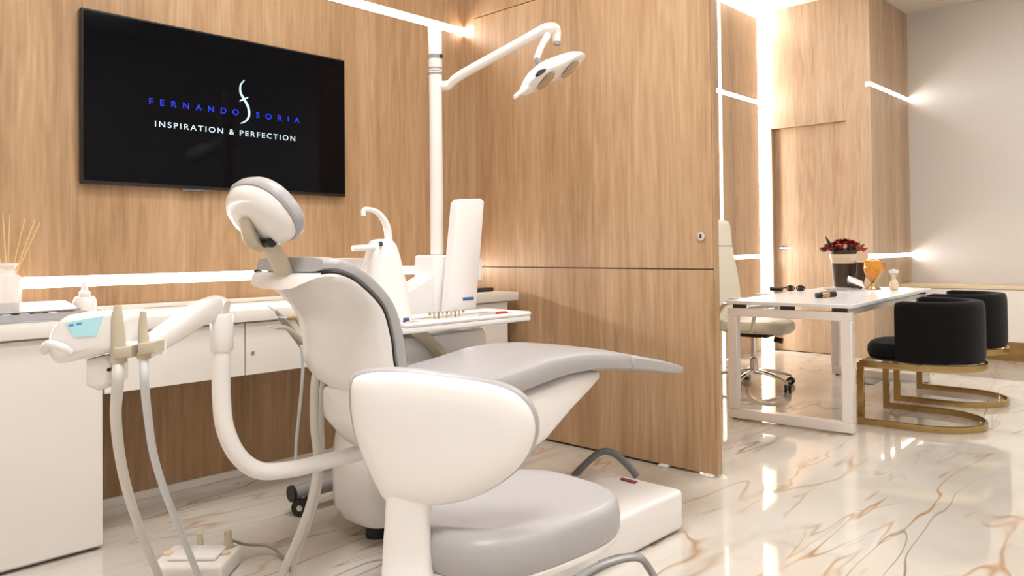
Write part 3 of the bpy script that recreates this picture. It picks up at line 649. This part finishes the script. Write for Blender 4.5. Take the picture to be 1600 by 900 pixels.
caster((A.x+.03, A.y-.02), .036, t, .6); caster((B.x-.03, B.y-.02), .036, t, .6)

# ================================================================== operator stool, front
t = thing('operator_stool', 'white operator stool with grey seat and rounded back panel in the foreground', 'stool', (1.22, 1.19, 0))
def seat_ring(z, s, cx=1.225, cy=1.19):
    a = math.radians(-4); return [Vector((cx+(u*math.cos(a)-v*math.sin(a))*s, cy+(u*math.sin(a)+v*math.cos(a))*s, z)) for u, v in sup(.245, .195, 3.0, 40)]
obj('seat_pan', loft([seat_ring(z, s) for z, s in ((.385, .35), (.40, .8), (.42, .97), (.432, 1.0), (.436, .99))]), WHITE, t)
obj('seat_cushion', loft([seat_ring(z, s) for z, s in ((.4365, .985), (.446, 1.01), (.475, 1.015), (.498, 1.0), (.511, .965), (.517, .9), (.513, .75), (.505, .5), (.503, .2))]), GREY, t)
pn = Vector((-.735, -.678, 0)); pp0 = Vector((1.0, 1.135, .7)); pu = Vector((.678, -.735, 0))
DO = [(545, 606), (556, 590), (590, 583), (640, 583), (700, 590), (760, 600), (800, 614), (826, 638), (837, 668), (832, 700), (812, 732), (780, 758), (735, 780), (685, 790), (635, 791), (604, 786), (588, 766), (568, 726), (552, 684), (545, 645)]
def dpanel(rows, grow=1.0):
    pts = [P(x, y, pl=(pp0, pn)) for x, y in DO]; q = pts+pts[:3]; o = []
    for i in range(len(pts)):
        a, b, c_, d = q[i], q[i+1], q[i+2], q[(i+3) % len(q)]
        for k in range(4):
            t_ = k/4; o.append(.5*((2*b)+(c_-a)*t_+(2*a-5*b+4*c_-d)*t_*t_+(3*b-a-3*c_+d)*t_**3))
    cen = P(690, 682, pl=(pp0, pn)); rings = []
    for off, s in rows:
        r = []
        for p in o:
            v = cen+(p-cen)*(s*grow); l_ = (v-cen).dot(pu); r.append(v+pn*(off-.55*l_*l_))
        rings.append(r)
    bm = loft(rings, cap=False)
    vl = list(bm.verts); n = len(o)
    for k, off in ((0, rows[0][0]), (len(rows)-1, rows[-1][0])):
        cv = bm.verts.new(cen+pn*off)
        for i in range(n): bm.faces.new((vl[k*n+i], vl[k*n+(i+1) % n], cv))
    return bm
obj('back_panel', dpanel(((.026, .3), (.025, .6), (.021, .82), (.014, .93), (.005, .985), (-.004, 1.0), (-.008, .995))), WHITE, t, ang=70)
obj('back_cushion', dpanel(((-.0085, .985), (-.012, 1.02), (-.022, 1.045), (-.04, 1.035), (-.052, .98), (-.058, .8), (-.058, .4))), GREY, t, ang=70)
cp = [P(640, 770, pl=(pp0+pn*-.01, pn)), P(637, 815, pl=(pp0+pn*-.01, pn)), P(637, 870, pl=(pp0+pn*-.01, pn)), P(642, 925, pl=(pp0-pn*.0, pn))]
cp.append(cp[-1]+Vector((.05, -.01, -.045))); cp.append(Vector((1.2, 1.19, .365)))
obj('back_support', tube(cp, [.046, .045, .05, .055, .045, .04], 16, 6, flat=.55, sq=3, upv=pn), WHITE, t)
obj('gas_lift', lathe([(.028, .10), (.028, .26), (.02, .262), (.02, .384)], (1.22, 1.19, 0)), CHROME, t)
mc = P(825, 886, Z=.385)
obj('seat_mechanism', box(1.12, 1.32, 1.13, 1.25, .345, .388, .008, 2), BLACK, t)
obj('height_lever', tube([(1.2, 1.12, .365), P(800, 890, Z=.372), P(828, 887, Z=.376), P(858, 894, Z=.372)], [.012, .012, .010, .006], 10, 4), BLACK, t)
for k in range(5):
    a = 2*math.pi*k/5+.3; e = Vector((1.22+.27*math.cos(a), 1.19+.27*math.sin(a), .085))
    obj('base_leg', tube([(1.22, 1.19, .13), Vector((1.22, 1.19, .125)).lerp(e, .5), e], [.03, .026, .02], 12, 4, flat=.7), WHITE, t)
    caster((e.x, e.y), .03, t, a+1)

# foot control on the floor by the chair base
fc = P(975, 885, Z=.06)
t = thing('foot_control', 'grey foot pedal with arched bar on the floor by the chair base', 'foot pedal', (fc.x, fc.y, 0))
c_ = P(938, 925, Z=.04); c_ = Vector((c_.x, c_.y, 0))
obj('pedal_body', lathe([(.09, .0), (.095, .006), (.09, .03), (.07, .05), (.03, .058), (.005, .06)], c_, 28), GREYM, t)
A = P(905, 892, Z=.06); B = P(1022, 905, Z=.02)
obj('pedal_bar', tube([P(900, 905, Z=.06), P(935, 885, Z=.08), P(975, 872, Z=.10), P(1000, 872, Z=.10), P(1014, 888, Z=.06), P(1024, 905, Z=.03)], .017, 12, 8, flat=.7), GREYM, t)
obj('bar_groove', tube([P(935, 878, Z=.088), P(965, 868, Z=.105), P(995, 865, Z=.112)], .0035, 8, 6), BLACK, t)

# ================================================================== office
a = math.radians(4.2); dc = Vector((4.438, 1.97, 0))+Vector((math.cos(a), math.sin(a), 0))*1.045
t = thing('desk', 'white office desk with open square steel leg frames', 'desk', dc, a)
L2, W2, HD = 1.06, .375, .738
obj('top', box(-L2, L2, -W2, W2, HD-.022, HD, .003, 1), WHITETOP, t, local=True)
for s in (-1, 1):
    x = s*(L2-.03); f = .03
    fr_ = obj('leg_frame', box(x-f, x+f, -W2+.005, W2-.005, HD-.095, HD-.045, .004, 1), METALW, t, local=True)
    for ys in (-1, 1): obj('leg', box(x-f, x+f, ys*(W2-.035)-.03, ys*(W2-.035)+.03, .065, HD-.095, .004, 1), METALW, fr_, local=True)
    obj('foot_rail', box(x-f, x+f, -W2+.005, W2-.005, .008, .065, .004, 1), METALW, fr_, local=True)
    for ys in (-1, 1): obj('foot_glide', lathe([(.015, 0), (.015, .008)], (x, ys*(W2-.04), 0), 12), BLACK, fr_, local=True)
for ys in (-1, 1): obj('stretcher', box(-L2+.06, L2-.06, ys*(W2-.08)-.02, ys*(W2-.08)+.02, HD-.075, HD-.0455), METALW, t, local=True, smooth=False)
for x in (-L2+.03, L2-.03):
    for y in (-.3, .0, .3): obj('top_spacer', box(x-.012, x+.012, y-.04, y+.04, HD-.045, HD-.022), GAP, t, local=True, smooth=False)
ZD = HD
# visitor chairs
def visitor():
    t = thing('tub_chair', 'black velvet tub chair with gold loop base, nearest the camera', 'chair', (0, 0, 0), 0, 'black velvet tub chairs at the desk')
    R = .315; prof = []; n = 36; a0_, a1_ = math.radians(180-22), math.radians(360+22)
    rings = []
    for i in range(n+1):
        th = a0_+(a1_-a0_)*i/n; d = Vector((math.cos(th)*1.0, math.sin(th)*.98, 0)); endf = min(i, n-i)
        sc = 1 if endf > 0 else .82
        zt_ = .745; zb_ = .385; hh = (zt_-zb_)/2; zm = (zt_+zb_)/2
        rings.append([d*(R-.045)+d*(u*sc)+Vector((0, 0, zm+v*(1 if endf > 0 else .95))) for u, v in sup(.045, hh, 6, 24)])
    obj('back_shell', loft(rings), VELVET, t, local=True)
    obj('seat_cushion', loft([[Vector((u*s, v*s+.045, z)) for u, v in sup(.255, .27, 3.2, 32)] for z, s in ((.40, .9), (.405, .98), (.43, 1.0), (.465, .99), (.485, .93), (.49, .7))]), VELVET, t, local=True)
    obj('seat_base', loft([[Vector((u*s, v*s+.02, z)) for u, v in sup(.30, .30, 3, 32)] for z, s in ((.388, .93), (.392, .95), (.3995, .95))]), BLACK, t, local=True)
    def U(z, w_, r, h, yfront):
        pts = [Vector((-w_, yfront, z))]; pts += [Vector((math.cos(math.pi+math.pi*k/16)*w_, math.sin(math.pi+math.pi*k/16)*w_*1.05, z)) for k in range(17)]; pts.append(Vector((w_, yfront, z)))
        return pts
    def bar(pts, loop=False): return tube(pts, .008, 8, 0, flat=2.5, sq=6, loop=loop, upv=(0, 0, 1))
    obj('seat_ring', bar(U(.365, .295, 0, 0, .30)+[Vector((0, .30, .365))], True), GOLD, t, local=True)
    obj('floor_loop', bar(U(.021, .29, 0, 0, .30)), GOLD, t, local=True)
    for s in (-1, 1): obj('front_post', box(s*.29-.009, s*.29+.009, .282, .322, .0, .372, .002, 1), GOLD, t, local=True)
    return t
v1 = visitor(); v1.location = (5.08, 1.385, 0); v1.rotation_euler.z = math.radians(4)
v2 = copy_tree(v1); v2.location = (5.95, 1.44, 0); v2['label'] = 'black velvet tub chair with gold loop base, farther along the desk'; v2.rotation_euler.z = math.radians(2)
# swivel chair
t = thing('swivel_chair', 'ivory high-back office swivel chair with chrome star base behind the desk', 'chair', (5.53, 2.72, 0), math.radians(8))
# local: faces -y
def slab_back():
    rings = []
    for z, w_, y, th in ((.50, .22, .20, .02), (.52, .28, .20, .035), (.62, .29, .215, .045), (.75, .28, .225, .045), (.90, .25, .235, .042), (1.03, .205, .245, .04), (1.10, .185, .252, .042), (1.18, .182, .258, .045), (1.25, .178, .262, .04), (1.28, .165, .264, .03), (1.29, .13, .265, .015)):
        rings.append([Vector((u, y+v, z)) for u, v in sup(w_, th, 4, 28)])
    return loft(rings)
obj('backrest', slab_back(), LEATHERW, t, local=True)
obj('headrest_seam', box(-.188, .188, .205, .21, 1.083, 1.088), GREYM, t, local=True, smooth=False)
obj('seat_cushion', loft([[Vector((u*s, -.02+v*s, z+(.012 if v*s < -.2 else 0)*-1)) for u, v in sup(.255, .265, 3.4, 32)] for z, s in ((.425, .75), (.432, .92), (.455, 1.0), (.495, 1.0), (.515, .95), (.52, .8))]), LEATHERW, t, local=True)
obj('seat_plate', box(-.12, .12, -.14, .12, .39, .424, .006, 1), BLACK, t, local=True)
obj('tilt_knob', tube([(0.06, -.14, .365), (.06, -.20, .355)], .022, 12, 0), BLACK, t, local=True)
obj('gas_lift', lathe([(.03, .10), (.03, .22), (.022, .225), (.022, .375)], (0, 0, 0), 18), CHROME, t, local=True)
for s in (-1, 1):
    ar = obj('armrest', tube([(s*.265, .19, .56), (s*.30, .10, .655), (s*.30, -.05, .665), (s*.298, -.16, .655)], [.014, .017, .018, .014], 10, 6, sq=3), CHROME, t, local=True)
    obj('arm_pad', box(s*.30-.027, s*.30+.027, -.17, .08, .676, .70, .008, 2), LEATHERW, ar, local=True)
    obj('arm_post', tube([(s*.298, -.12, .655), (s*.29, -.10, .55), (s*.25, -.06, .44)], .014, 10, 6), CHROME, ar, local=True)
for k in range(5):
    th = 2*math.pi*k/5+math.radians(-42); e = Vector((.31*math.cos(th), .31*math.sin(th), .075))
    obj('base_leg', tube([(0, 0, .118), Vector((0, 0, .125)).lerp(e, .45)+Vector((0, 0, .012)), e], [.027, .022, .015], 10, 4, flat=.7), CHROME, t, local=True)
    caster((e.x, e.y), .03, t, th+.8, local=True)
# sideboard on gold plinth
sx = 8.22; zs = P(1588, 448, X=sx).z
t = thing('sideboard', 'long low white sideboard on a gold plinth along the white wall', 'sideboard', (8.48, .6, 0))
obj('body', box(sx+.02, XF-.004, -1.5, 2.5, .17, zs-.03, .003, 1), WHITEM, t, smooth=False)
obj('top', box(sx-.005, XF-.004, -1.5, 2.505, zs-.03, zs, .003, 1), CREAM, t, smooth=False)
obj('plinth', box(sx+.01, XF-.02, -1.48, 2.48, .0, .17), GOLD, t, smooth=False)
for k in range(5):
    y0 = -1.5+.8*k; obj('door', box(sx, sx+.018, y0+.003, y0+.797, .175, zs-.034, .002, 1), WHITEM, t, smooth=False)
# things on the desk
def dpt(px, py): return P(px, py, Z=ZD)
fp = dpt(1319, 449)
t = thing('flower_pot', 'cream pot with dark band full of red flowers on the desk', 'plant pot', (fp.x, fp.y, ZD))
k_ = (fp.x, fp.y, 0)
obj('pot', lathe([(.05, ZD), (.075, ZD+.004), (.085, ZD+.10), (.098, ZD+.225), (.108, ZD+.25), (.108, ZD+.27), (.098, ZD+.27), (.09, ZD+.235), (.03, ZD+.23)], k_, 28), CREAM, t)
obj('pot_band', lathe([(.0775, ZD+.008), (.0865, ZD+.10), (.096, ZD+.195), (.094, ZD+.197)], k_, 28), BROWN, t)
random.seed(3)
def bloom(c, r, m, nm='flower'):
    bm = bmesh.new()
    for j in range(7):
        th = 2*math.pi*j/7+random.random(); d = Vector((math.cos(th), math.sin(th), .55)).normalized()
        e = c+d*r; s = d.cross(Vector((0, 0, 1))).normalized()*r*.55; u = Vector((0, 0, r*.3))
        v = [bm.verts.new(p) for p in (c-u*.4, c+(e-c)*.55+s, e+u*.5, c+(e-c)*.55-s)]; bm.faces.new(v)
    b_ = bmesh.new(); bmesh.ops.create_icosphere(b_, subdivisions=1, radius=r*.5); b_.transform(Matrix.Translation(c+Vector((0, 0, r*.25))))
    tm = bpy.data.meshes.new('t'); b_.to_mesh(tm); b_.free(); bm.from_mesh(tm); bpy.data.meshes.remove(tm)
    return obj(nm, bm, m, t)
top = Vector((fp.x, fp.y, ZD+.28))
for j in range(46):
    rr = .13*math.sqrt(random.random()); th = random.random()*6.28
    c_ = top+CR*(rr*1.25*math.cos(th))+Vector((CF.x, CF.y, 0))*(rr*math.sin(th))+Vector((0, 0, .085*(1-(rr/.135)**2)+random.uniform(-.005, .012)))
    bloom(c_, random.uniform(.03, .045), random.choice((PETAL, PETAL, PETAL, PETAL, PETALO, PETALO, BROWN, LEAFY, PETALC) if j % 9 == 0 else (PETAL, PETAL, PETALO, BROWN)))
for px, py, m in (((1292, 372), (1301, 392), LEAF), ((1289, 368), (1300, 388), LEAF), ((1352, 381), (1338, 390), LEAF), ((1344, 377), (1334, 390), LEAF), ((1348, 386), (1336, 394), LEAF), ((1299, 380), (1306, 398), PETAL)):
    A = P(*px, D=(fp-CP).dot(CF)); B = P(*py, D=(fp-CP).dot(CF)); mid = (A+B)/2; s = (A-B).cross(CF).normalized()*.014
    bm = bmesh.new(); vs = [bm.verts.new(p) for p in (B, mid+s, A, mid-s)]; ve = bm.verts.new(mid-CF*.006)
    for i in range(4): bm.faces.new((vs[i], vs[(i+1) % 4], ve))
    obj('leaf', bm, m, t)
obj('foliage', lathe([(.088, ZD+.236), (.098, ZD+.275), (.11, ZD+.295), (.09, ZD+.325), (.05, ZD+.345), (.01, ZD+.35)], k_, 12), BROWN, t)
def stand_px(px, D): return [P(x, y, D=D) for x, y in px]
Dp = (dpt(1338, 450)-CP).dot(CF)
b0 = dpt(1337, 450); 
t = thing('brown_box', 'dark brown flared box standing right of the flower pot', 'box', (b0.x, b0.y, ZD))
obj('carton', loft([[b0+CR*(dx+u)+Vector((nv.x, nv.y, 0))*(v+.03)+Vector((0, 0, z)) for u, v in sup(w_, .035, 6, 16)] for z, w_, dx in ((0, .03, -.005), (.1, .042, .02), (.205, .052, .045))]), BROWN, t)
obj('rim', loft([[b0+CR*(.045+u)+Vector((nv.x, nv.y, 0))*(v+.03)+Vector((0, 0, z)) for u, v in sup(.054, .037, 6, 16)] for z in (.2055, .212)]), CREAM, t)
g = dpt(1364, 452)
t = thing('goblet', 'amber glass goblet ornament on the desk right of the flower pot', 'goblet', (g.x, g.y, ZD)); k_ = (g.x, g.y, 0)
obj('foot', lathe([(.01, ZD), (.058, ZD+.002), (.055, ZD+.010), (.02, ZD+.03), (.012, ZD+.05), (.018, ZD+.06)], k_, 20), BRASS, t)
obj('cup', lathe([(.016, ZD+.0605), (.03, ZD+.075), (.055, ZD+.11), (.066, ZD+.155), (.062, ZD+.2), (.05, ZD+.222), (.042, ZD+.222), (.035, ZD+.1)], k_, 24), AMBER, t)
obj('handle', tube([Vector((g.x, g.y, ZD+.20))+CR*.055, Vector((g.x, g.y, ZD+.205))+CR*.09, Vector((g.x, g.y, ZD+.15))+CR*.088, Vector((g.x, g.y, ZD+.125))+CR*.058], .008, 8, 6), AMBER, t)
for dx, dz in ((-.03, .225), (.03, .22)): obj('ornament', lathe([(.003, -.014), (.016, -.006), (.016, .006), (.003, .014)], Vector((g.x, g.y, ZD+dz))+CR*dx, 12), GLASSW, t)
g = dpt(1397, 453)
t = thing('hourglass', 'small pale hourglass figurine at the far right of the desk', 'ornament', (g.x, g.y, ZD)); k_ = (g.x, g.y, 0)
obj('body', lathe([(.02, ZD), (.03, ZD+.004), (.034, ZD+.03), (.028, ZD+.06), (.014, ZD+.085), (.017, ZD+.10), (.026, ZD+.118), (.024, ZD+.124)], k_, 18), CREAM, t)
obj('cap', lathe([(.026, ZD+.1245), (.035, ZD+.128), (.035, ZD+.15), (.02, ZD+.155)], k_, 18), GLASSW, t)
g = dpt(1331, 452)
t = thing('white_phone', 'white phone tilted on a dark stand in front of the brown box', 'phone', (g.x, g.y, ZD))
Mp = Matrix.Translation((g.x, g.y, ZD)) @ Matrix.Rotation(YAW-math.pi/2, 4, 'Z') @ Matrix.Translation((0, -.06, .055)) @ Matrix.Rotation(math.radians(22), 4, 'Y') @ Matrix.Rotation(math.radians(35), 4, 'X')
obj('handset', box(-.06, .06, -.04, .04, .004, .016, .005, 2, M=Mp), WHITE, t); obj('stand', box(-.055, .055, -.035, .035, -.02, .003, .003, 1, M=Mp), BROWN, t)
g = dpt(1243, 455)
t = thing('eyeglasses', 'folded black eyeglasses lying on the desk in front of the door', 'glasses', (g.x, g.y, ZD))
bm = bmesh.new()
for s in (-1, 1):
    c_ = Vector((g.x, g.y, ZD+.022))+CR*(s*.038); tube([c_+CR*(.03*math.cos(q))+Vector((0, 0, .019*math.sin(q))) for q in [2*math.pi*k/16 for k in range(16)]], .0045, 6, 0, loop=True, bm=bm)
obj('frame', bm, GLASSES, t)
for s in (-1, 1): obj('temple', tube([Vector((g.x, g.y, ZD+.028))+CR*(s*.07), Vector((g.x, g.y, ZD+.012))+CR*(s*.07-.04)+Vector((CF.x, CF.y, 0))*.05], .005, 6, 0), GLASSES, t)
for s in (-1, 1): obj('lens', disc(Vector((g.x, g.y, ZD+.022))+CR*(s*.038), (CF.x, CF.y, 0), .019, .002, 14), BLACK, t)
obj('case', tube([Vector((g.x, g.y, ZD+.016))-CR*.10, Vector((g.x, g.y, ZD+.018))-CR*.19], .016, 12, 0), GLASSES, t)
g = dpt(1282, 466)
t = thing('desk_stamp', 'gold and black stamp lying on the desk near its front edge', 'stamp', (g.x, g.y, ZD))
obj('barrel', tube([Vector((g.x, g.y, ZD+.021)), Vector((g.x, g.y, ZD+.023))+CR*.06+CF*.03], .02, 12, 0), BRASS, t)
obj('pad', tube([Vector((g.x, g.y, ZD+.018))-CR*.03, Vector((g.x, g.y, ZD+.018))-CR*.001], .018, 12, 0), BLACK, t)
obj('cap', tube([Vector((g.x, g.y, ZD+.020))+CR*.075+CF*.05, Vector((g.x, g.y, ZD+.022))+CR*.12+CF*.06], .019, 12, 0), BLACK, t)
g = dpt(1305, 454)
t = thing('notebook', 'thin grey notebook lying on the desk before the flower pot', 'notebook', (g.x, g.y, ZD))
Mn = Matrix.Translation((g.x, g.y, ZD)) @ Matrix.Rotation(.5, 4, 'Z')
obj('pages', box(-.10, .10, -.07, .07, .001, .008, M=Mn), WHITEM, t, smooth=False); obj('cover', box(-.103, .103, -.073, .073, .0082, .0105, M=Mn), GREYM, t, smooth=False)
g = P(1352, 596, Z=0)  # flat grey patch on the floor, built as a thin lidded plate
t = thing('floor_plate', 'flat grey plate on the floor under the desk', 'floor socket', (g.x, g.y, 0))
Mn = Matrix.Translation((g.x, g.y, 0)) @ Matrix.Rotation(a, 4, 'Z')
obj('plate', box(-.13, .13, -.09, .09, 0, .006, .002, 1, M=Mn), GREYM, t); obj('lid', box(-.09, .09, -.06, .06, .0065, .010, .001, 1, M=Mn), STEEL, t)
